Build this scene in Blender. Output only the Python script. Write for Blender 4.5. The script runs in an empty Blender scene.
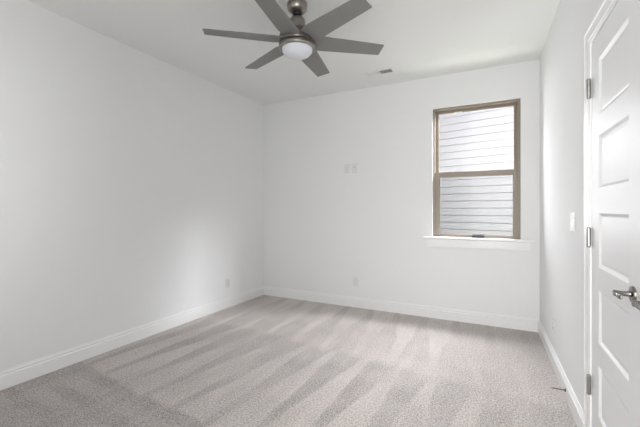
import bpy, bmesh, math, random
from mathutils import Vector, Matrix

random.seed(4)
PI = math.pi
scene = bpy.context.scene
col = scene.collection

# ------------------------------------------------------------------ camera
YAW = 0.4647
cam_d = bpy.data.cameras.new('camera')
cam = bpy.data.objects.new('camera', cam_d)
col.objects.link(cam)
cam.location = (0, 0, 1.219)
cam.rotation_euler = (PI / 2, 0, YAW)
cam_d.sensor_fit = 'HORIZONTAL'
cam_d.sensor_width = 36.0
cam_d.lens = 36.0 * 342.56 / 640.0
cam_d.shift_y = -4.6 / 640.0
cam_d.clip_start = 0.02
scene.camera = cam

# ------------------------------------------------------------------ world, lights, exposure
world = bpy.data.worlds.new('overcast_sky')
scene.world = world
world.use_nodes = True
wn = world.node_tree
wn.nodes.clear()
w_out = wn.nodes.new('ShaderNodeOutputWorld')
w_bg = wn.nodes.new('ShaderNodeBackground')
w_ramp = wn.nodes.new('ShaderNodeValToRGB')
w_sep = wn.nodes.new('ShaderNodeSeparateXYZ')
w_tc = wn.nodes.new('ShaderNodeTexCoord')
w_ramp.color_ramp.elements[0].position = 0.0
w_ramp.color_ramp.elements[0].color = (0.92, 0.95, 1.0, 1)
w_ramp.color_ramp.elements[1].position = 0.8
w_ramp.color_ramp.elements[1].color = (0.80, 0.90, 1.0, 1)
wn.links.new(w_tc.outputs['Generated'], w_sep.inputs[0])
wn.links.new(w_sep.outputs['Z'], w_ramp.inputs[0])
wn.links.new(w_ramp.outputs[0], w_bg.inputs['Color'])
w_bg.inputs['Strength'].default_value = 0.7
wn.links.new(w_bg.outputs[0], w_out.inputs['Surface'])


def area(name, loc, target, sx, sy, power, color=(1, 1, 1), portal=False):
    d = bpy.data.lights.new(name, 'AREA')
    d.shape = 'RECTANGLE'
    d.size, d.size_y = sx, sy
    d.energy = power
    d.color = color
    if portal:
        d.cycles.is_portal = True
    o = bpy.data.objects.new(name, d)
    col.objects.link(o)
    o.location = loc
    o.rotation_euler = (Vector(target) - Vector(loc)).to_track_quat('-Z', 'Y').to_euler()
    return o


D_ = 4.05
# daylight: sky portal outside the visible window
area('window_sky_portal', (-0.166, 4.20, 1.625), (-0.166, 0, 1.625), 0.86, 1.44, 1.0, portal=True)
# added fill lamps for daylight in the house gap: overhead, both ends, ground
area('sky_overhead_fill', (0.25, 4.85, 3.05), (-0.5, 2.6, 0.4), 1.7, 0.7, 320, (0.96, 0.98, 1.0))
area('sky_gap_fill', (2.6, 5.15, 3.75), (-0.17, D_, 1.6), 1.0, 1.0, 560, (0.98, 0.99, 1.0))
area('yard_gap_fill', (-1.75, 7.2, 1.6), (-0.17, D_, 1.6), 1.1, 2.6, 135, (0.98, 0.99, 1.0))
area('ground_fill', (-0.2, 5.25, -0.2), (-0.17, D_, 1.7), 4.0, 1.9, 105, (1.0, 0.99, 0.97))
# added fill lamps behind the camera, in the unseen hallway and side opening
area('hall_fill', (0.0, -0.95, 1.45), (0.0, 4, 1.45), 0.85, 1.9, 72, (1.0, 0.99, 0.97))
area('opening_fill', (-1.85, -0.05, 1.15), (-1.85, 3, 0.7), 1.20, 0.9, 4.0, (1.0, 0.99, 0.97))

vs = scene.view_settings
scene.display_settings.display_device = 'sRGB'
vs.view_transform = 'Standard'
vs.look = 'None'
vs.gamma = 1.0
vs.use_curve_mapping = False
vs.exposure = 0.0
scene.cycles.use_denoising = True
scene.cycles.max_bounces = 12
scene.cycles.diffuse_bounces = 8


# ------------------------------------------------------------------ materials
def new_mat(name):
    m = bpy.data.materials.new(name)
    m.use_nodes = True
    nt = m.node_tree
    return m, nt, nt.nodes['Principled BSDF']


def simple(name, colr, rough=0.5, metal=0.0, bump=0.0, bscale=200.0, vary=0.0, spec=0.5):
    m, nt, b = new_mat(name)
    b.inputs['Base Color'].default_value = (*colr, 1)
    b.inputs['Roughness'].default_value = rough
    b.inputs['Metallic'].default_value = metal
    b.inputs['Specular IOR Level'].default_value = spec
    tc = nt.nodes.new('ShaderNodeTexCoord')
    if bump > 0 or vary > 0:
        n = nt.nodes.new('ShaderNodeTexNoise')
        n.inputs['Scale'].default_value = bscale
        n.inputs['Detail'].default_value = 3
        nt.links.new(tc.outputs['Object'], n.inputs['Vector'])
        if bump > 0:
            bp = nt.nodes.new('ShaderNodeBump')
            bp.inputs['Strength'].default_value = bump
            bp.inputs['Distance'].default_value = 0.001
            nt.links.new(n.outputs['Fac'], bp.inputs['Height'])
            nt.links.new(bp.outputs['Normal'], b.inputs['Normal'])
        if vary > 0:
            mx = nt.nodes.new('ShaderNodeMix')
            mx.data_type = 'RGBA'
            mx.inputs[6].default_value = (*[c * (1 - vary) for c in colr], 1)
            mx.inputs[7].default_value = (*[min(1, c * (1 + vary)) for c in colr], 1)
            nt.links.new(n.outputs['Fac'], mx.inputs[0])
            nt.links.new(mx.outputs[2], b.inputs['Base Color'])
    return m


M = {}
M['wall'] = simple('wall_paint', (0.805, 0.812, 0.818), 0.75, bump=0.10, bscale=260, spec=0.25)
M['ceiling'] = simple('ceiling_paint', (0.805, 0.812, 0.805), 0.9, bump=0.12, bscale=180, spec=0.1)
M['trim'] = simple('trim_paint', (0.84, 0.845, 0.85), 0.35, bump=0.03, bscale=60)
M['door'] = simple('door_paint', (0.80, 0.805, 0.82), 0.38, bump=0.05, bscale=90)
M['plastic'] = simple('white_plastic', (0.74, 0.74, 0.735), 0.3, vary=0.01)
M['slot'] = simple('outlet_slot', (0.10, 0.10, 0.10), 0.6, vary=0.05)
M['tan'] = simple('tan_vinyl', (0.275, 0.232, 0.188), 0.42, bump=0.04, bscale=120)
M['black'] = simple('black_plastic', (0.015, 0.015, 0.016), 0.35, vary=0.1)
M['nickel'] = simple('brushed_nickel', (0.34, 0.31, 0.28), 0.30, metal=1.0, bump=0.05, bscale=400)
M['dark_nickel'] = simple('dark_nickel', (0.20, 0.185, 0.17), 0.35, metal=1.0, bump=0.05, bscale=400)
M['lever'] = simple('dark_satin_nickel', (0.23, 0.215, 0.20), 0.26, metal=1.0, bump=0.03, bscale=400)
M['hinge'] = simple('satin_hinge_metal', (0.40, 0.39, 0.36), 0.38, metal=1.0, vary=0.06)
M['blade'] = simple('silver_blade_lacquer', (0.212, 0.208, 0.20), 0.48, vary=0.05, bscale=30)
M['opal'] = simple('frosted_opal_glass', (0.72, 0.745, 0.79), 0.35, vary=0.01)
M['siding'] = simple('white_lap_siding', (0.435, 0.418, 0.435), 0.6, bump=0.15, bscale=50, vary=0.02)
M['duct'] = simple('dark_duct_metal', (0.10, 0.10, 0.10), 0.6, vary=0.1)
M['rubber'] = simple('grey_rubber', (0.35, 0.34, 0.33), 0.6, vary=0.02)
M['lawn'] = simple('lawn_green', (0.10, 0.16, 0.05), 0.9, bump=0.3, bscale=30, vary=0.3)

# window glass: clear pane that lets daylight pass
m, nt, b = new_mat('window_glass')
nt.nodes.remove(b)
out = [n for n in nt.nodes if n.type == 'OUTPUT_MATERIAL'][0]
tr = nt.nodes.new('ShaderNodeBsdfTransparent')
tr.inputs[0].default_value = (0.985, 0.98, 0.985, 1)
gl = nt.nodes.new('ShaderNodeBsdfGlossy')
gl.inputs['Roughness'].default_value = 0.02
mx = nt.nodes.new('ShaderNodeMixShader')
fr = nt.nodes.new('ShaderNodeLayerWeight')
fr.inputs['Blend'].default_value = 0.5
pw = nt.nodes.new('ShaderNodeMath')
pw.operation = 'POWER'
pw.inputs[1].default_value = 5.0
nt.links.new(fr.outputs['Facing'], pw.inputs[0])
sc_ = nt.nodes.new('ShaderNodeMath')
sc_.operation = 'MULTIPLY_ADD'
sc_.inputs[1].default_value = 0.4
sc_.inputs[2].default_value = 0.001
nt.links.new(pw.outputs[0], sc_.inputs[0])
nt.links.new(sc_.outputs[0], mx.inputs[0])
nt.links.new(tr.outputs[0], mx.inputs[1])
nt.links.new(gl.outputs[0], mx.inputs[2])
nt.links.new(mx.outputs[0], out.inputs['Surface'])
M['glass'] = m

# insect screen: fine mesh too small to resolve, part open and part grey wire
m, nt, b = new_mat('insect_screen_mesh')
nt.nodes.remove(b)
out = [n for n in nt.nodes if n.type == 'OUTPUT_MATERIAL'][0]
tr = nt.nodes.new('ShaderNodeBsdfTransparent')
df = nt.nodes.new('ShaderNodeBsdfDiffuse')
df.inputs[0].default_value = (0.03, 0.03, 0.03, 1)
mx = nt.nodes.new('ShaderNodeMixShader')
mx.inputs[0].default_value = 0.14
nt.links.new(tr.outputs[0], mx.inputs[1])
nt.links.new(df.outputs[0], mx.inputs[2])
nt.links.new(mx.outputs[0], out.inputs['Surface'])
M['screen'] = m


def carpet_material():
    m, nt, b = new_mat('carpet_pile')
    N, L = nt.nodes, nt.links

    def math_(op, a, c=None, clamp=False):
        n = N.new('ShaderNodeMath')
        n.operation = op
        n.use_clamp = clamp
        for i, v in enumerate((a, c)):
            if v is None:
                continue
            if isinstance(v, (int, float)):
                n.inputs[i].default_value = v
            else:
                L.new(v, n.inputs[i])
        return n.outputs[0]

    def smooth(v, lo, hi, a=0.0, c=1.0):
        n = N.new('ShaderNodeMapRange')
        n.interpolation_type = 'SMOOTHSTEP'
        L.new(v, n.inputs[0])
        n.inputs[1].default_value, n.inputs[2].default_value = lo, hi
        n.inputs[3].default_value, n.inputs[4].default_value = a, c
        return n.outputs[0]

    tc = N.new('ShaderNodeTexCoord')

    def noise(scale, detail=2.0, rough=0.5, vec=None):
        n = N.new('ShaderNodeTexNoise')
        n.inputs['Scale'].default_value = scale
        n.inputs['Detail'].default_value = detail
        n.inputs['Roughness'].default_value = rough
        L.new(vec or tc.outputs['Object'], n.inputs['Vector'])
        return n.outputs['Fac']

    sep = N.new('ShaderNodeSeparateXYZ')
    L.new(tc.outputs['Object'], sep.inputs[0])
    wob = math_('MULTIPLY', math_('SUBTRACT', noise(2.2, 2), 0.5), 0.10)
    x = math_('ADD', sep.outputs['X'], wob)
    wob2 = math_('MULTIPLY', math_('SUBTRACT', noise(4.0, 2), 0.5), 0.14)
    y = math_('ADD', math_('ADD', sep.outputs['Y'], math_('MULTIPLY', sep.outputs['X'], 0.10)), wob2)
    # rows of vacuum strokes: each row is a set of wedge-shaped passes, 0.27 m apart
    def row(coord, along, period, phase, lo, hi, wedge):
        t = smooth(along, lo, hi)
        p = math_('FRACT', math_('ADD', math_('DIVIDE', coord, period), phase))
        d = math_('ABSOLUTE', math_('SUBTRACT', p, 0.5))           # 0 centre .. 0.5 edge
        wdt = math_('ADD', math_('MULTIPLY', t, wedge), 0.25 - wedge / 2)
        return smooth(math_('SUBTRACT', d, wdt), -0.05, 0.05)
    r_mid = row(math_('ADD', x, math_('MULTIPLY', sep.outputs['Y'], -0.10)), y, 0.28, 0.22, 1.35, 2.75, 0.30)
    r_far = row(math_('ADD', x, math_('MULTIPLY', sep.outputs['Y'], 0.08)), y, 0.31, 0.60, 2.65, 3.9, -0.30)
    r_near = row(y, x, 0.20, 0.35, -3.0, -0.8, 0.10)
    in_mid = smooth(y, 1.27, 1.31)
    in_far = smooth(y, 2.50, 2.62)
    def mixf(f, a, c):
        n = N.new('ShaderNodeMix')
        for i, v in ((0, f), (2, a), (3, c)):
            if isinstance(v, (int, float)):
                n.inputs[i].default_value = v
            else:
                L.new(v, n.inputs[i])
        return n.outputs[0]
    # each row was brushed to its own nap
    stripes = mixf(in_far, mixf(in_mid, r_near, r_mid), r_far)
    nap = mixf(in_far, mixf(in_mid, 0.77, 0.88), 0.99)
    patchy = smooth(noise(1.7, 2), 0.36, 0.62, 0.20, 1.0)
    streak_map = N.new('ShaderNodeMapping')
    streak_map.inputs['Scale'].default_value = (14.0, 1.6, 1.0)
    L.new(tc.outputs['Object'], streak_map.inputs[0])
    streaks = noise(1.0, 3, 0.6, streak_map.outputs[0])
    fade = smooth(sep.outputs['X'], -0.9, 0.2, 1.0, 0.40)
    right_dim = smooth(sep.outputs['X'], -0.9, 0.1, 1.0, 0.88)  # shade painted in to the right, where lamp light runs too strong
    soft = math_('MULTIPLY', math_('MULTIPLY', math_('SUBTRACT', stripes, 0.5), patchy), math_('MULTIPLY', fade, mixf(in_far, mixf(in_mid, 0.45, 0.95), 0.72)))
    blotch = noise(3.2, 3, 0.6)
    speck = noise(150, 2, 0.8)
    speck2 = noise(75, 2, 0.7)
    v = math_('ADD', math_('MULTIPLY', soft, 0.27), math_('MULTIPLY', nap, right_dim))
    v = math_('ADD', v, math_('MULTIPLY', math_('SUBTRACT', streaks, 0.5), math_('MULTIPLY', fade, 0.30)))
    v = math_('ADD', v, math_('MULTIPLY', math_('SUBTRACT', blotch, 0.5), 0.22))
    v = math_('ADD', v, math_('MULTIPLY', math_('SUBTRACT', speck, 0.5), 1.7))
    v = math_('ADD', v, math_('MULTIPLY', math_('SUBTRACT', speck2, 0.5), 1.3))
    mixc = N.new('ShaderNodeMix')
    mixc.data_type = 'RGBA'
    mixc.inputs[6].default_value = (0.515, 0.460, 0.436, 1)
    mixc.inputs[7].default_value = (0.52, 0.492, 0.470, 1)
    L.new(noise(5, 2), mixc.inputs[0])
    sc = N.new('ShaderNodeVectorMath')
    sc.operation = 'SCALE'
    L.new(mixc.outputs[2], sc.inputs[0])
    L.new(v, sc.inputs['Scale'])
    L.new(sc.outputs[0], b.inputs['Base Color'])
    b.inputs['Roughness'].default_value = 0.95
    b.inputs['Specular IOR Level'].default_value = 0.1
    b.inputs['Sheen Weight'].default_value = 0.15
    bp = N.new('ShaderNodeBump')
    bp.inputs['Strength'].default_value = 0.6
    bp.inputs['Distance'].default_value = 0.006
    L.new(speck, bp.inputs['Height'])
    L.new(bp.outputs['Normal'], b.inputs['Normal'])
    return m


M['carpet'] = carpet_material()


# ------------------------------------------------------------------ mesh helpers
def obj(name, bm, mat, parent=None, loc=None, rotz=0.0, smooth=False, bevel=0.0):
    me = bpy.data.meshes.new(name)
    bmesh.ops.recalc_face_normals(bm, faces=bm.faces[:])
    if smooth:
        for f in bm.faces:
            f.smooth = True
    bm.to_mesh(me)
    bm.free()
    me.materials.append(mat)
    o = bpy.data.objects.new(name, me)
    col.objects.link(o)
    if parent:
        o.parent = parent
    if loc is not None:
        o.location = loc
    o.rotation_euler[2] = rotz
    if smooth:
        md = o.modifiers.new('edge_split', 'EDGE_SPLIT')
        md.split_angle = math.radians(38)
    if bevel > 0:
        md = o.modifiers.new('bevel', 'BEVEL')
        md.width = bevel
        md.segments = 2
        md.limit_method = 'ANGLE'
    return o


def empty(name, loc, rotz=0.0):
    o = bpy.data.objects.new(name, None)
    o.empty_display_size = 0.05
    col.objects.link(o)
    o.location = loc
    o.rotation_euler[2] = rotz
    return o


def tag(o, label=None, cat=None, group=None, kind=None):
    if label:
        o['label'] = label
    if cat:
        o['category'] = cat
    if group:
        o['group'] = group
    if kind:
        o['kind'] = kind
    return o


def box(bm, x0, x1, y0, y1, z0, z1):
    v = [bm.verts.new(p) for p in ((x0, y0, z0), (x1, y0, z0), (x1, y1, z0), (x0, y1, z0),
                                   (x0, y0, z1), (x1, y0, z1), (x1, y1, z1), (x0, y1, z1))]
    for f in ((0, 3, 2, 1), (4, 5, 6, 7), (0, 1, 5, 4), (1, 2, 6, 5), (2, 3, 7, 6), (3, 0, 4, 7)):
        bm.faces.new([v[i] for i in f])
    return v


def bx(*b):
    bm = bmesh.new()
    box(bm, *b)
    return bm


def prism(bm, pts, z0, z1):
    lo = [bm.verts.new((p[0], p[1], z0)) for p in pts]
    hi = [bm.verts.new((p[0], p[1], z1)) for p in pts]
    n = len(pts)
    bm.faces.new(lo[::-1])
    bm.faces.new(hi)
    for i in range(n):
        bm.faces.new((lo[i], lo[(i + 1) % n], hi[(i + 1) % n], hi[i]))


def lathe(bm, prof, n=48, mat=None):
    """revolve (r, z) points about Z; r = 0 closes the end"""
    rings = []
    for r, z in prof:
        if r < 1e-6:
            rings.append([bm.verts.new((0, 0, z))])
        else:
            rings.append([bm.verts.new((r * math.cos(2 * PI * i / n), r * math.sin(2 * PI * i / n), z)) for i in range(n)])
    for a, c in zip(rings, rings[1:]):
        for i in range(n):
            j = (i + 1) % n
            if len(a) == 1 and len(c) == 1:
                continue
            if len(a) == 1:
                bm.faces.new((a[0], c[i], c[j]))
            elif len(c) == 1:
                bm.faces.new((a[i], a[j], c[0]))
            else:
                bm.faces.new((a[i], a[j], c[j], c[i]))
    if mat is not None:
        vs_ = [v for r in rings for v in r]
        bmesh.ops.transform(bm, matrix=mat, verts=vs_)


def tube(bm, pts, radii, n=16):
    """tube through points with a radius (or (side, up) pair) at each"""
    rings = []
    for k, p in enumerate(pts):
        p = Vector(p)
        a = Vector(pts[max(0, k - 1)])
        c = Vector(pts[min(len(pts) - 1, k + 1)])
        t = (c - a).normalized()
        up = Vector((0, 0, 1)) if abs(t.z) < 0.9 else Vector((1, 0, 0))
        s = t.cross(up).normalized()
        u = s.cross(t)
        r = radii[k] if isinstance(radii[k], tuple) else (radii[k], radii[k])
        rings.append([bm.verts.new(p + s * r[0] * math.cos(2 * PI * i / n) + u * r[1] * math.sin(2 * PI * i / n)) for i in range(n)])
    for a, c in zip(rings, rings[1:]):
        for i in range(n):
            j = (i + 1) % n
            bm.faces.new((a[i], a[j], c[j], c[i]))
    bm.faces.new(rings[0][::-1])
    bm.faces.new(rings[-1])


# ------------------------------------------------------------------ room dimensions
CEIL = 2.70
D = 4.0006                      # back wall plane
XL, XR = -2.9126, 0.4231        # back corners
AL, AR = -0.0168, 0.0113        # the side walls lean a degree off square
YN = 0.05                       # inner face of the wall behind the camera
TH = 0.12


def lx(y):
    return XL + AL * (D - y)


def rx(y):
    return XR + AR * (D - y)


# ------------------------------------------------------------------ structure
bm = bmesh.new()
prism(bm, [(-3.4, -1.3), (0.9, -1.3), (0.9, D + TH), (-3.4, D + TH)], -0.15, 0.0)
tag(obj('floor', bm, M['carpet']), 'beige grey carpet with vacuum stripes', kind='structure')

bm = bmesh.new()
prism(bm, [(-3.4, -1.3), (0.9, -1.3), (0.9, D + TH), (-3.4, D + TH)], CEIL, CEIL + 0.15)
tag(obj('ceiling', bm, M['ceiling']), 'flat white painted ceiling', kind='structure')

# back wall with the window opening
WX0, WX1, WZ0, WZ1 = -0.594, 0.262, 0.905, 2.345
bm = bmesh.new()
box(bm, -3.4, WX0, D, D + TH, 0, CEIL)
box(bm, WX1, 0.9, D, D + TH, 0, CEIL)
box(bm, WX0, WX1, D, D + TH, 0, WZ0)
box(bm, WX0, WX1, D, D + TH, WZ1, CEIL)
tag(obj('wall_back', bm, M['wall']), 'white back wall with the window', kind='structure')

# left wall, in its own frame at the back left corner
bm = bmesh.new()
box(bm, -TH, 0, -5.3, 0, 0, CEIL)
tag(obj('wall_left', bm, M['wall'], loc=(XL, D, 0), rotz=AL), 'long white left wall', kind='structure')

# right wall with the double door opening (frame at the back right corner; y counts from the back wall)
DY1 = 2.109 - D                 # hinge side of the far leaf
DY0 = 0.827 - D
DZ = 2.030
bm = bmesh.new()
box(bm, 0, TH, DY1 + 0.018, 0, 0, CEIL)
box(bm, 0, TH, DY0 - 0.018, DY1 + 0.018, DZ + 0.018, CEIL)
box(bm, 0, TH, -5.3, DY0 - 0.018, 0, CEIL)
tag(obj('wall_right', bm, M['wall'], loc=(XR, D, 0), rotz=AR), 'white right wall with the double door', kind='structure')

# closet behind the double door
bm = bmesh.new()
box(bm, 0.80, 0.85, 0.5, 2.4, 0, CEIL)
tag(obj('wall_closet', bm, M['wall']), 'white closet wall behind the doors', kind='structure')

# wall behind the camera: its doorway and an opening added for fill light
bm = bmesh.new()
box(bm, -3.2, -2.50, YN - TH, YN, 0, CEIL)
box(bm, -1.20, -0.46, YN - TH, YN, 0, CEIL)
box(bm, -2.50, -1.20, YN - TH, YN, 0, 0.85)
box(bm, -2.50, -1.20, YN - TH, YN, 2.25, CEIL)
box(bm, -0.46, 0.46, YN - TH, YN, 2.06, CEIL)
# unseen hall walls added to keep sky light out
box(bm, -3.2, -3.08, -1.3, YN - TH, 0, CEIL)
box(bm, 0.46, 0.58, -1.3, YN, 0, CEIL)
box(bm, -3.08, 0.46, -1.3, -1.2, 0, CEIL)
tag(obj('wall_front', bm, M['wall']), 'white wall behind the viewer with a doorway', kind='structure')


def baseboard(name, length, loc, rotz, label):
    """runs along local -Y from the origin, facing local +X"""
    prof = [(0, 0), (0.0150, 0), (0.0150, 0.090), (0.0125, 0.094), (0.0080, 0.096), (0.0080, 0.103), (0.0115, 0.106),
            (0.0110, 0.112), (0.0065, 0.118), (0.0060, 0.126), (0, 0.126)]
    bm = bmesh.new()
    a = [bm.verts.new((p[0], 0, p[1])) for p in prof]
    c = [bm.verts.new((p[0], -length, p[1])) for p in prof]
    n = len(prof)
    for i in range(n):
        bm.faces.new((a[i], a[(i + 1) % n], c[(i + 1) % n], c[i]))
    bm.faces.new(a)
    bm.faces.new(c[::-1])
    return tag(obj(name, bm, M['trim'], loc=loc, rotz=rotz), label, kind='structure')


baseboard('baseboard_left', 3.95, (XL, D, 0), AL, 'white moulded baseboard along the left wall')
baseboard('baseboard_back', XR - XL, (XL, D, 0), -PI / 2 + PI, 'white moulded baseboard along the back wall')
# right-hand board faces -X: turned half round, starting at the casing and running to the corner
CW = 0.087
yo = DY1 + 0.006 + CW
bb = baseboard('baseboard_right', -yo, (0, 0, 0), 0, 'white moulded baseboard along the right wall')
bb.matrix_world = Matrix.Translation((XR, D, 0)) @ Matrix.Rotation(AR, 4, 'Z') @ Matrix.Translation((0, yo, 0)) @ Matrix.Rotation(PI, 4, 'Z')
for o_, fix in ((bpy.data.objects['baseboard_back'], None),):
    o_.matrix_world = Matrix.Translation((XR, D, 0)) @ Matrix.Rotation(-PI / 2, 4, 'Z')

# door casing: one moulding mitred round the opening
prof = [(0, 0), (0, 0.009), (0.004, 0.011), (0.016, 0.0115), (0.020, 0.009), (0.026, 0.012), (0.050, 0.0135),
        (0.064, 0.015), (0.069, 0.012), (0.073, 0.017), (0.083, 0.018), (CW, 0.016), (CW, 0)]
yf, yn, zt = DY1 + 0.006, DY0 - 0.006, DZ + 0.006
bm = bmesh.new()
st = [[], [], [], []]
for w, d in prof:
    st[0].append(bm.verts.new((-d, yf + w, 0)))
    st[1].append(bm.verts.new((-d, yf + w, zt + w)))
    st[2].append(bm.verts.new((-d, yn - w, zt + w)))
    st[3].append(bm.verts.new((-d, yn - w, 0)))
n = len(prof)
for a, c in zip(st, st[1:]):
    for i in range(n):
        bm.faces.new((a[i], a[(i + 1) % n], c[(i + 1) % n], c[i]))
bm.faces.new(st[0])
bm.faces.new(st[3][::-1])
tag(obj('trim_1', bm, M['trim'], loc=(XR, D, 0), rotz=AR), 'white moulded casing round the double door', kind='structure')

# jamb lining of the opening
bm = bmesh.new()
box(bm, 0.0, TH, DY1, DY1 + 0.018, 0, DZ)
box(bm, 0.0, TH, DY0 - 0.018, DY0, 0, DZ)
box(bm, 0.0, TH, DY0 - 0.018, DY1 + 0.018, DZ, DZ + 0.018)
box(bm, 0.045, 0.058, DY0, DY1, DZ - 0.012, DZ)            # stop
tag(obj('trim_2', bm, M['trim'], loc=(XR, D, 0), rotz=AR), 'white jamb lining of the double door', kind='structure')

# ------------------------------------------------------------------ the double door
DW, DH, DT = 0.636, 2.005, 0.035
PZ = [(0.257, 0.500), (0.600, 0.849), (0.950, 1.200), (1.317, 1.558), (1.652, 1.910)]
DB = 0.022                      # gap over the carpet


def door_leaf(name, label, loc, rotz, mirror):
    """hinge at the origin; leaf runs along -Y (or +Y when mirrored); room side faces -X"""
    s = 1.0 if mirror else -1.0
    stile = 0.120
    ys = [0, s * stile, s * (DW - stile), s * DW]
    zs = [DB] + [z for p in PZ for z in p] + [DB + DH]
    bm = bmesh.new()
    # room face with holes for the panels
    for i in range(3):
        for k in range(len(zs) - 1):
            if i == 1 and k % 2 == 1:
                continue
            q = [(0, ys[i], zs[k]), (0, ys[i + 1], zs[k]), (0, ys[i + 1], zs[k + 1]), (0, ys[i], zs[k + 1])]
            bm.faces.new([bm.verts.new(p) for p in q])
    # closet face and edges
    for q in ([(DT, ys[0], zs[0]), (DT, ys[3], zs[0]), (DT, ys[3], zs[-1]), (DT, ys[0], zs[-1])],
              [(0, ys[0], zs[0]), (DT, ys[0], zs[0]), (DT, ys[0], zs[-1]), (0, ys[0], zs[-1])],
              [(0, ys[3], zs[0]), (DT, ys[3], zs[0]), (DT, ys[3], zs[-1]), (0, ys[3], zs[-1])],
              [(0, ys[0], zs[-1]), (0, ys[3], zs[-1]), (DT, ys[3], zs[-1]), (DT, ys[0], zs[-1])],
              [(0, ys[0], zs[0]), (0, ys[3], zs[0]), (DT, ys[3], zs[0]), (DT, ys[0], zs[0])]):
        bm.faces.new([bm.verts.new(p) for p in q])
    bmesh.ops.remove_doubles(bm, verts=bm.verts[:], dist=1e-5)
    leaf = obj(name, bm, M['door'], loc=loc, rotz=rotz)
    tag(leaf, label, kind='structure')
    for z0, z1 in PZ:
        bm = bmesh.new()
        rings = []
        for inset, dep in ((0, 0), (0.003, 0.0015), (0.012, 0.0090), (0.017, 0.0100), (0.024, 0.0080), (0.034, 0.0075)):
            y0, y1 = s * (stile + inset), s * (DW - stile - inset)
            rings.append([bm.verts.new(p) for p in ((dep, y0, z0 + inset), (dep, y1, z0 + inset), (dep, y1, z1 - inset), (dep, y0, z1 - inset))])
        for a, c in zip(rings, rings[1:]):
            for i in range(4):
                bm.faces.new((a[i], a[(i + 1) % 4], c[(i + 1) % 4], c[i]))
        bm.faces.new(rings[-1])
        obj('panel', bm, M['door'], leaf)
    for z in (0.352, 1.079, 1.812):
        bm = bmesh.new()
        tube(bm, [(-0.0120, -s * 0.001, z - 0.044), (-0.0120, -s * 0.001, z + 0.044)], [0.0090, 0.0090], 14)
        tube(bm, [(-0.0120, -s * 0.001, z - 0.050), (-0.0120, -s * 0.001, z - 0.044)], [0.006, 0.0098], 14)
        tube(bm, [(-0.0120, -s * 0.001, z + 0.044), (-0.0120, -s * 0.001, z + 0.049)], [0.0098, 0.006], 14)
        for q in (-0.018, 0.018):      # knuckle joints
            tube(bm, [(-0.0120, -s * 0.001, z + q - 0.001), (-0.0120, -s * 0.001, z + q + 0.001)], [0.0097, 0.0097], 14)
        y0, y1 = sorted((-s * 0.014, s * 0.003))
        box(bm, -0.0110, -0.0090, y0, y1, z - 0.043, z + 0.043)
        tag(obj('hinge', bm, M['hinge'], leaf), 'satin metal hinge')
    # lever handle
    yc = s * (DW - 0.070)
    zc = 0.924
    out = Matrix.Translation((0, yc, zc)) @ Matrix.Rotation(-PI / 2, 4, 'Y')     # local z -> room side
    bm = bmesh.new()
    lathe(bm, [(0, 0), (0.0285, 0), (0.0285, 0.004), (0.026, 0.008), (0.017, 0.010), (0, 0.010)], 32, out)
    rose = tag(obj('rosette', bm, M['lever'], leaf, smooth=True), 'round satin nickel rose')
    bm = bmesh.new()
    lathe(bm, [(0, 0.008), (0.0105, 0.008), (0.0095, 0.014), (0.0085, 0.028), (0.0095, 0.043), (0.0110, 0.050), (0.0100, 0.055), (0, 0.056)], 24, out)
    obj('spindle', bm, M['lever'], rose, smooth=True)
    ld = s if mirror is False else -s
    ld = -1.0
    bm = bmesh.new()
    L0 = 0.062 if not mirror else 0.105
    pts = [(-0.049, yc + ld * t * L0, zc - 0.004 * math.sin(t * PI)) for t in (0, 0.2, 0.45, 0.7, 0.9, 1.0)]
    tube(bm, pts, [(0.0075, 0.0095), (0.006, 0.0085), (0.005, 0.008), (0.005, 0.0085), (0.005, 0.009), (0.003, 0.006)], 16)
    tag(obj('lever', bm, M['lever'], rose, smooth=True), 'satin nickel lever')
    return leaf


ROT_R = Matrix.Translation((XR, D, 0)) @ Matrix.Rotation(AR, 4, 'Z')
p = ROT_R @ Vector((-0.004, DY1 - 0.003, 0))
door_leaf('door_1', 'white five panel door leaf, the one hinged beside the light switch', p, AR - 0.016, False)
p = ROT_R @ Vector((-0.004, DY0 + 0.003, 0))
door_leaf('door_2', 'white five panel door leaf at the right edge of the photo', p, AR, True)

# ------------------------------------------------------------------ window
win = tag(empty('window_1', ((WX0 + WX1) / 2, D + 0.04, WZ0)), 'tan framed single hung window in the back wall', kind='structure')
wl = win.location.copy()


def wpart(name, bm, mat, parent=win, bevel=0.0, base=wl, smooth=False):
    bmesh.ops.translate(bm, verts=bm.verts[:], vec=-base)
    return obj(name, bm, mat, parent, bevel=bevel, smooth=smooth)


FW = 0.022
bm = bmesh.new()
y0, y1 = D + 0.035, D + 0.125
box(bm, WX0, WX0 + FW, y0, y1, WZ0, WZ1)
box(bm, WX1 - FW, WX1, y0, y1, WZ0, WZ1)
box(bm, WX0 + FW, WX1 - FW, y0, y1, WZ1 - FW, WZ1)
box(bm, WX0 + FW, WX1 - FW, y0, y1, WZ0, WZ0 + 0.012)
# stops that hold the sashes
for xa, xb in ((WX0 + FW, WX0 + FW + 0.008), (WX1 - FW - 0.008, WX1 - FW)):
    box(bm, xa, xb, D + 0.100, D + 0.108, WZ0 + 0.012, WZ1 - FW)
wpart('frame', bm, M['tan'], bevel=0.002)


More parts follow.
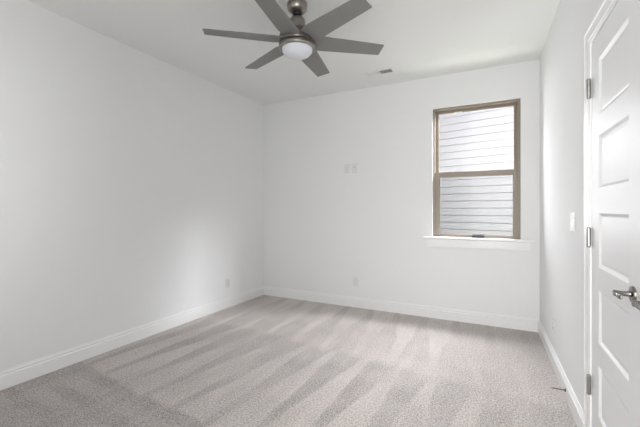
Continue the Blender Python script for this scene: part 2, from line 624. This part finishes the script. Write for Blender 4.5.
def sash(label, x0, x1, z0, z1, ya, yb, sl, sr, bot, top):
    bm = bmesh.new()
    box(bm, x0, x0 + sl, ya, yb, z0, z1)
    box(bm, x1 - sr, x1, ya, yb, z0, z1)
    box(bm, x0 + sl, x1 - sr, ya, yb, z0, z0 + bot)
    box(bm, x0 + sl, x1 - sr, ya, yb, z1 - top, z1)
    # glazing bead
    g = 0.005
    for b4 in ((x0 + sl, x0 + sl + g, z0 + bot, z1 - top), (x1 - sr - g, x1 - sr, z0 + bot, z1 - top),
               (x0 + sl + g, x1 - sr - g, z0 + bot, z0 + bot + g), (x0 + sl + g, x1 - sr - g, z1 - top - g, z1 - top)):
        box(bm, b4[0], b4[1], ya + 0.008, ya + 0.018, b4[2], b4[3])
    o = tag(wpart('sash', bm, M['tan'], bevel=0.0015), label)
    ym = (ya + yb) / 2
    bm = bx(x0 + sl, x1 - sr, ym - 0.002, ym + 0.002, z0 + bot, z1 - top)
    wpart('glass_pane', bm, M['glass'], parent=o)
    return o


x0, x1 = WX0 + FW, WX1 - FW
up = sash('tan upper sash', x0, x1, 1.575, WZ1 - FW, D + 0.085, D + 0.115, 0.030, 0.030, 0.045, 0.026)
lo = sash('tan lower sash', x0, x1, WZ0 + 0.012, 1.628, D + 0.045, D + 0.080, 0.046, 0.040, 0.018, 0.055)

# cam locks on the meeting rail
for xc in (-0.365, 0.050):
    bm = bmesh.new()
    box(bm, xc - 0.030, xc + 0.030, D + 0.050, D + 0.072, 1.628, 1.635)
    box(bm, xc - 0.016, xc + 0.024, D + 0.052, D + 0.066, 1.635, 1.645)
    tag(wpart('sash_lock', bm, M['plastic'], parent=lo, bevel=0.002), 'small white sash lock')
# lift handle on the bottom rail
bm = bmesh.new()
box(bm, -0.190, -0.070, D + 0.034, D + 0.046, 0.9125, 0.944)
box(bm, -0.186, -0.074, D - 0.004, D + 0.036, 0.930, 0.940)
box(bm, -0.186, -0.074, D - 0.006, D + 0.000, 0.918, 0.940)
tag(wpart('lift_handle', bm, M['black'], parent=lo, bevel=0.002), 'black lift handle')
# white vent latch at the head of the upper sash
bm = bmesh.new()
box(bm, -0.372, -0.292, D + 0.070, D + 0.086, 2.283, 2.296)
tag(wpart('vent_latch', bm, M['plastic'], parent=up, bevel=0.003), 'white vent latch')
# half screen outside the lower sash
bm = bx(x0, x1, D + 0.1165, D + 0.1175, WZ0 + 0.012, 1.60)
wpart('insect_screen', bm, M['screen'])

# stool and apron under the window
bm = bmesh.new()
pr = [(D + 0.036, 0.885), (D - 0.036, 0.885), (D - 0.042, 0.889), (D - 0.044, 0.897), (D - 0.042, 0.905), (D - 0.036, 0.909), (D + 0.036, 0.909)]
# horns run past the opening; the middle reaches back to the sash
def slab(xa, xb, yback):
    q = [(max(min(yy, yback), 0), zz) for yy, zz in pr]
    a = [bm.verts.new((xa, yy, zz)) for yy, zz in q]
    c = [bm.verts.new((xb, yy, zz)) for yy, zz in q]
    k = len(q)
    for i in range(k):
        bm.faces.new((a[i], a[(i + 1) % k], c[(i + 1) % k], c[i]))
    bm.faces.new(a)
    bm.faces.new(c[::-1])
slab(-0.688, WX0, D)
slab(WX0, WX1, D + 0.036)
slab(WX1, 0.376, D)
wpart('window_sill', bm, M['trim'])
bm = bmesh.new()
box(bm, -0.655, 0.343, D - 0.014, D, 0.812, 0.885)
box(bm, -0.655, 0.343, D - 0.010, D, 0.800, 0.812)
wpart('apron', bm, M['trim'], bevel=0.002)

# ------------------------------------------------------------------ outside
ang = math.atan2(-0.232, 1.0)
bm = bmesh.new()
E_ = 0.150
z = 1.091 - 10 * E_
pts = [(0.02, z)]
while z < 5.4:
    pts += [(0.004, z), (-0.016, z + 0.001), (-0.003, z + E_ - 0.007), (0.004, z + E_ - 0.0055)]
    z += E_
for k in range(0, len(pts) - 1):
    a, c = pts[k], pts[k + 1]
    bm.faces.new([bm.verts.new(v) for v in ((-4.5, a[0], a[1]), (4.0, a[0], a[1]), (4.0, c[0], c[1]), (-4.5, c[0], c[1]))])
# back and ends of the house body
box(bm, -4.49, 3.99, 0.026, 3.0, -0.4, z)
bmesh.ops.remove_doubles(bm, verts=bm.verts[:], dist=1e-5)
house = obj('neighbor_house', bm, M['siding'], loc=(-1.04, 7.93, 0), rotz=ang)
tag(house, 'white lap sided house wall seen through the window', 'house')

bm = bx(-9, 9, D + TH, 14, -0.5, -0.4)
tag(obj('ground', bm, M['lawn']), 'grass strip outside the window', kind='structure')

# ------------------------------------------------------------------ ceiling fan
FX, FY = -1.258, 2.142
fan = tag(empty('ceiling_fan', (FX, FY, CEIL)), 'six blade grey ceiling fan with nickel housing and white globe', 'ceiling fan')
BZ = 2.432 - CEIL


def fl(name, prof, mat, label=None, parent=fan, n=64):
    bm = bmesh.new()
    lathe(bm, [(r, z - CEIL) for r, z in prof], n)
    o = obj(name, bm, mat, parent, smooth=True)
    if label:
        o['label'] = label
    return o


fl('canopy', [(0, 2.70), (0.074, 2.70), (0.074, 2.690), (0.072, 2.676), (0.066, 2.655), (0.050, 2.640), (0.036, 2.634), (0.030, 2.634), (0.030, 2.640), (0, 2.640)], M['nickel'], 'brushed nickel canopy')
fl('ball_joint', [(0, 2.655), (0.032, 2.648), (0.035, 2.632), (0.029, 2.617), (0.014, 2.610), (0, 2.612)], M['black'], 'black ball joint')
fl('downrod', [(0, 2.62), (0.0125, 2.62), (0.0125, 2.52), (0, 2.52)], M['nickel'])
fl('coupling_cover', [(0, 2.603), (0.020, 2.603), (0.046, 2.596), (0.056, 2.583), (0.058, 2.560), (0.058, 2.525), (0.062, 2.505), (0, 2.505)], M['nickel'], 'nickel coupling cover')
fl('motor_housing', [(0, 2.512), (0.060, 2.510), (0.105, 2.496), (0.126, 2.474), (0.132, 2.455), (0.132, 2.416), (0.129, 2.410), (0, 2.410)], M['dark_nickel'], 'nickel motor housing')
fl('gap_ring', [(0, 2.411), (0.125, 2.411), (0.125, 2.401), (0, 2.401)], M['black'], 'black shadow gap ring')
fl('light_ring', [(0, 2.402), (0.131, 2.402), (0.134, 2.398), (0.134, 2.3820), (0.131, 2.3740), (0.122, 2.3700), (0.116, 2.3700), (0.116, 2.3780), (0, 2.3780)], M['nickel'], 'brushed nickel ring of the light kit')
fl('lamp_shade', [(0.111, 2.3780), (0.111, 2.3700), (0.109, 2.3580), (0.101, 2.3460), (0.090, 2.3340), (0.068, 2.3240), (0.040, 2.3170), (0.018, 2.3145), (0, 2.3140)], M['opal'], 'frosted white glass dome')

R0, R1, W0, W1, BT = 0.115, 0.646, 0.156, 0.116, 0.007


def blade(angle):
    bm = bmesh.new()
    outl = [(R0, -W0 * 0.42), (R0 + 0.05, -W0 / 2), (R1 - 0.004, -W1 / 2), (R1, -W1 / 2 + 0.004), (R1, W1 / 2 - 0.004), (R1 - 0.004, W1 / 2), (R0 + 0.05, W0 / 2), (R0, W0 * 0.42)]
    prism(bm, outl, -BT / 2, BT / 2)
    # pitched about the blade's own axis, leading edge down
    bmesh.ops.transform(bm, matrix=Matrix.Translation((0, 0, BZ)) @ Matrix.Rotation(angle, 4, 'Z') @ Matrix.Rotation(math.radians(-11), 4, 'X'), verts=bm.verts[:])
    o = obj('blade', bm, M['blade'], fan)
    bm = bmesh.new()
    prism(bm, [(0.10, -0.035), (0.175, -0.022), (0.175, 0.022), (0.10, 0.035)], BT / 2, BT / 2 + 0.006)
    for q in (-0.012, 0.012):
        lathe(bm, [(0, 0.012), (0.005, 0.012), (0.006, 0.009), (0, 0.009)], 10, Matrix.Translation((0.16, q, 0)))
    bmesh.ops.transform(bm, matrix=Matrix.Translation((0, 0, BZ)) @ Matrix.Rotation(angle, 4, 'Z') @ Matrix.Rotation(math.radians(-11), 4, 'X'), verts=bm.verts[:])
    obj('blade_bracket', bm, M['dark_nickel'], o)


for k in range(6):
    blade(math.radians(38.8 + 60 * k))

# ------------------------------------------------------------------ ceiling register
VX, VY = -1.083, 3.608
vent = tag(empty('ceiling_vent', (VX, VY, CEIL)), 'white ceiling air register with louvers beyond the fan', 'air vent')
LXh, LYh = 0.152, 0.070
bm = bmesh.new()
ox, oy = LXh - 0.020, LYh - 0.020
z0, z1 = -0.007, -0.0005
box(bm, -LXh, LXh, -LYh, -oy, z0, z1)
box(bm, -LXh, LXh, oy, LYh, z0, z1)
box(bm, -LXh, -ox, -oy, oy, z0, z1)
box(bm, ox, LXh, -oy, oy, z0, z1)
box(bm, -0.006, 0.006, -oy, oy, z0, z1)
obj('frame', bm, M['trim'], vent, bevel=0.002)
bm = bx(-ox, ox, -oy, oy, -0.0012, -0.0005)
tag(obj('duct_opening', bm, M['duct'], vent), 'dark duct opening')
for side in (-1, 1):
    bm = bmesh.new()
    n = 9
    for i in range(n):
        xc = side * (0.012 + (i + 0.5) * (ox - 0.014) / n)
        t = 0.0062
        dx = t * 1.15
        # blades throw air to the two ends: left bank leans one way, right bank the other
        a = [(xc - side * dx * 0.5, -0.0015), (xc + side * dx * 0.5, -0.0070)]
        v = [bm.verts.new(q) for q in ((a[0][0], -oy, a[0][1]), (a[1][0], -oy, a[1][1]), (a[1][0], oy, a[1][1]), (a[0][0], oy, a[0][1]))]
        w = [bm.verts.new((q.co.x + 0.0008, q.co.y, q.co.z + 0.0002)) for q in v]
        bm.faces.new(v)
        bm.faces.new(w[::-1])
        for k in range(4):
            bm.faces.new((v[k], v[(k + 1) % 4], w[(k + 1) % 4], w[k]))
    tag(obj('louver_bank', bm, M['trim'], vent), 'left bank of louvers' if side < 0 else 'right bank of louvers, dark gaps showing')


# ------------------------------------------------------------------ wall plates
def plate_bm(w, h):
    bm = bmesh.new()
    lo_ = [(-w / 2, 0.0), (w / 2, 0.0)]
    r = []
    for ins, d in ((0, 0.0003), (0, 0.003), (0.003, 0.0055), (0.006, 0.006)):
        r.append([bm.verts.new(q) for q in ((-w / 2 + ins, -d, -h / 2 + ins), (w / 2 - ins, -d, -h / 2 + ins), (w / 2 - ins, -d, h / 2 - ins), (-w / 2 + ins, -d, h / 2 - ins))])
    for a, c in zip(r, r[1:]):
        for i in range(4):
            bm.faces.new((a[i], a[(i + 1) % 4], c[(i + 1) % 4], c[i]))
    bm.faces.new(r[-1])
    bm.faces.new(r[0][::-1])
    return bm


def screw(parent, x, z):
    bm = bmesh.new()
    lathe(bm, [(0, 0.0062), (0.0032, 0.0062), (0.0028, 0.0074), (0, 0.0078)], 12, Matrix.Translation((x, 0, z)) @ Matrix.Rotation(PI / 2, 4, 'X'))
    obj('screw', bm, M['plastic'], parent)


def socket(parent, z, rect=False):
    bm = bmesh.new()
    if rect:
        box(bm, -0.0165, 0.0165, -0.0085, -0.0055, z - 0.016, z + 0.016)
    else:
        pts = [(0.0172 * math.cos(a), max(-0.0140, min(0.0140, 0.0172 * math.sin(a)))) for a in [2 * PI * i / 32 for i in range(32)]]
        a = [bm.verts.new((q[0], -0.0055, q[1] + z)) for q in pts]
        c = [bm.verts.new((q[0], -0.0085, q[1] + z)) for q in pts]
        for i in range(32):
            bm.faces.new((a[i], a[(i + 1) % 32], c[(i + 1) % 32], c[i]))
        bm.faces.new(c)
        bm.faces.new(a[::-1])
    s = obj('socket', bm, M['plastic'], parent)
    bm = bmesh.new()
    box(bm, -0.0078, -0.0052, -0.0090, -0.0084, z - 0.002, z + 0.008)
    box(bm, 0.0052, 0.0078, -0.0090, -0.0084, z - 0.001, z + 0.007)
    lathe(bm, [(0, 0.0084), (0.0026, 0.0084), (0.0026, 0.0090), (0, 0.0090)], 12, Matrix.Translation((0, 0, z - 0.008)) @ Matrix.Rotation(PI / 2, 4, 'X'))
    tag(obj('slots', bm, M['slot'], s), 'dark plug slots')


def outlet(name, loc, rotz, label):
    o = tag(empty(name, loc, rotz), label, 'outlet', 'duplex outlets low on the walls')
    obj('cover_plate', plate_bm(0.072, 0.117), M['plastic'], o)
    socket(o, 0.0195)
    socket(o, -0.0195)
    screw(o, 0, 0)
    return o


# the plates' local -Y faces the room
outlet('wall_outlet', (-1.507, D, 0.322), 0, 'white duplex outlet low on the back wall above its baseboard')
outlet('wall_outlet', (lx(3.285), 3.285, 0.302), PI / 2 + AL, 'white duplex outlet low on the left wall near the far corner')
outlet('wall_outlet', (rx(3.19), 3.19, 0.310), -PI / 2 + AR, 'white duplex outlet low on the right wall near the window')

# two plates high on the back wall, for a hung television
tvp = tag(empty('power_plate', (-1.625, D, 1.725)), 'white power outlet plate high on the back wall, left of the pair', 'outlet', 'pair of plates high on the back wall')
obj('cover_plate', plate_bm(0.078, 0.122), M['plastic'], tvp)
bm = bx(-0.0168, 0.0168, -0.0075, -0.0055, -0.0335, 0.0335)
obj('insert', bm, M['plastic'], tvp, bevel=0.001)
socket(tvp, 0.0165, True)
socket(tvp, -0.0165, True)
tvc = tag(empty('cable_plate', (-1.527, D, 1.722)), 'white cable jack plate high on the back wall, right of the pair', 'wall plate', 'pair of plates high on the back wall')
obj('cover_plate', plate_bm(0.078, 0.122), M['plastic'], tvc)
bm = bx(-0.0168, 0.0168, -0.0078, -0.0055, -0.0335, 0.0335)
ins = obj('insert', bm, M['plastic'], tvc, bevel=0.001)
bm = bmesh.new()
lathe(bm, [(0, 0.0078), (0.0055, 0.0078), (0.0055, 0.011), (0.0045, 0.011), (0.0045, 0.018), (0.001, 0.018), (0.001, 0.014), (0, 0.014)], 16, Matrix.Translation((0, 0, 0.014)) @ Matrix.Rotation(PI / 2, 4, 'X'))
obj('cable_jack', bm, M['hinge'], ins)
for z in (0.048, -0.048):
    screw(tvc, 0, z)
    screw(tvp, 0, z)

# light switch beside the door casing
sw = tag(empty('light_switch', (rx(2.535), 2.535, 1.140), -PI / 2 + AR), 'white two rocker light switch on the right wall beside the door', 'light switch')
obj('cover_plate', plate_bm(0.118, 0.118), M['plastic'], sw)
for xc in (-0.023, 0.023):
    bm = bmesh.new()
    prof = [(-0.0055, -0.033), (-0.0105, -0.033), (-0.0065, 0.0), (-0.0080, 0.033), (-0.0055, 0.033)]
    a = [bm.verts.new((xc - 0.0165, q[0], q[1])) for q in prof]
    c = [bm.verts.new((xc + 0.0165, q[0], q[1])) for q in prof]
    for i in range(5):
        bm.faces.new((a[i], a[(i + 1) % 5], c[(i + 1) % 5], c[i]))
    bm.faces.new(a)
    bm.faces.new(c[::-1])
    obj('rocker', bm, M['plastic'], sw)
    for z in (0.048, -0.048):
        screw(sw, xc, z)

# door stop screwed to the right baseboard
ds = tag(empty('door_stop', (rx(2.66) - 0.0146, 2.66, 0.060), -PI / 2 + AR), 'thin metal door stop sticking out of the right baseboard', 'door stop')
OUTY = Matrix.Rotation(PI / 2, 4, 'X')
bm = bmesh.new()
lathe(bm, [(0, 0), (0.011, 0), (0.011, 0.003), (0.007, 0.008), (0, 0.009)], 20, OUTY)
tag(obj('base', bm, M['dark_nickel'], ds, smooth=True), 'dark metal base')
bm = bmesh.new()
lathe(bm, [(0, 0.004), (0.0045, 0.004), (0.0045, 0.074), (0, 0.074)], 12, OUTY)
obj('rod', bm, M['dark_nickel'], ds, smooth=True)
bm = bmesh.new()
lathe(bm, [(0, 0.072), (0.0055, 0.072), (0.0058, 0.075), (0.0055, 0.082), (0.003, 0.084), (0, 0.084)], 16, OUTY)
tag(obj('bumper_tip', bm, M['rubber'], ds, smooth=True), 'grey rubber tip')
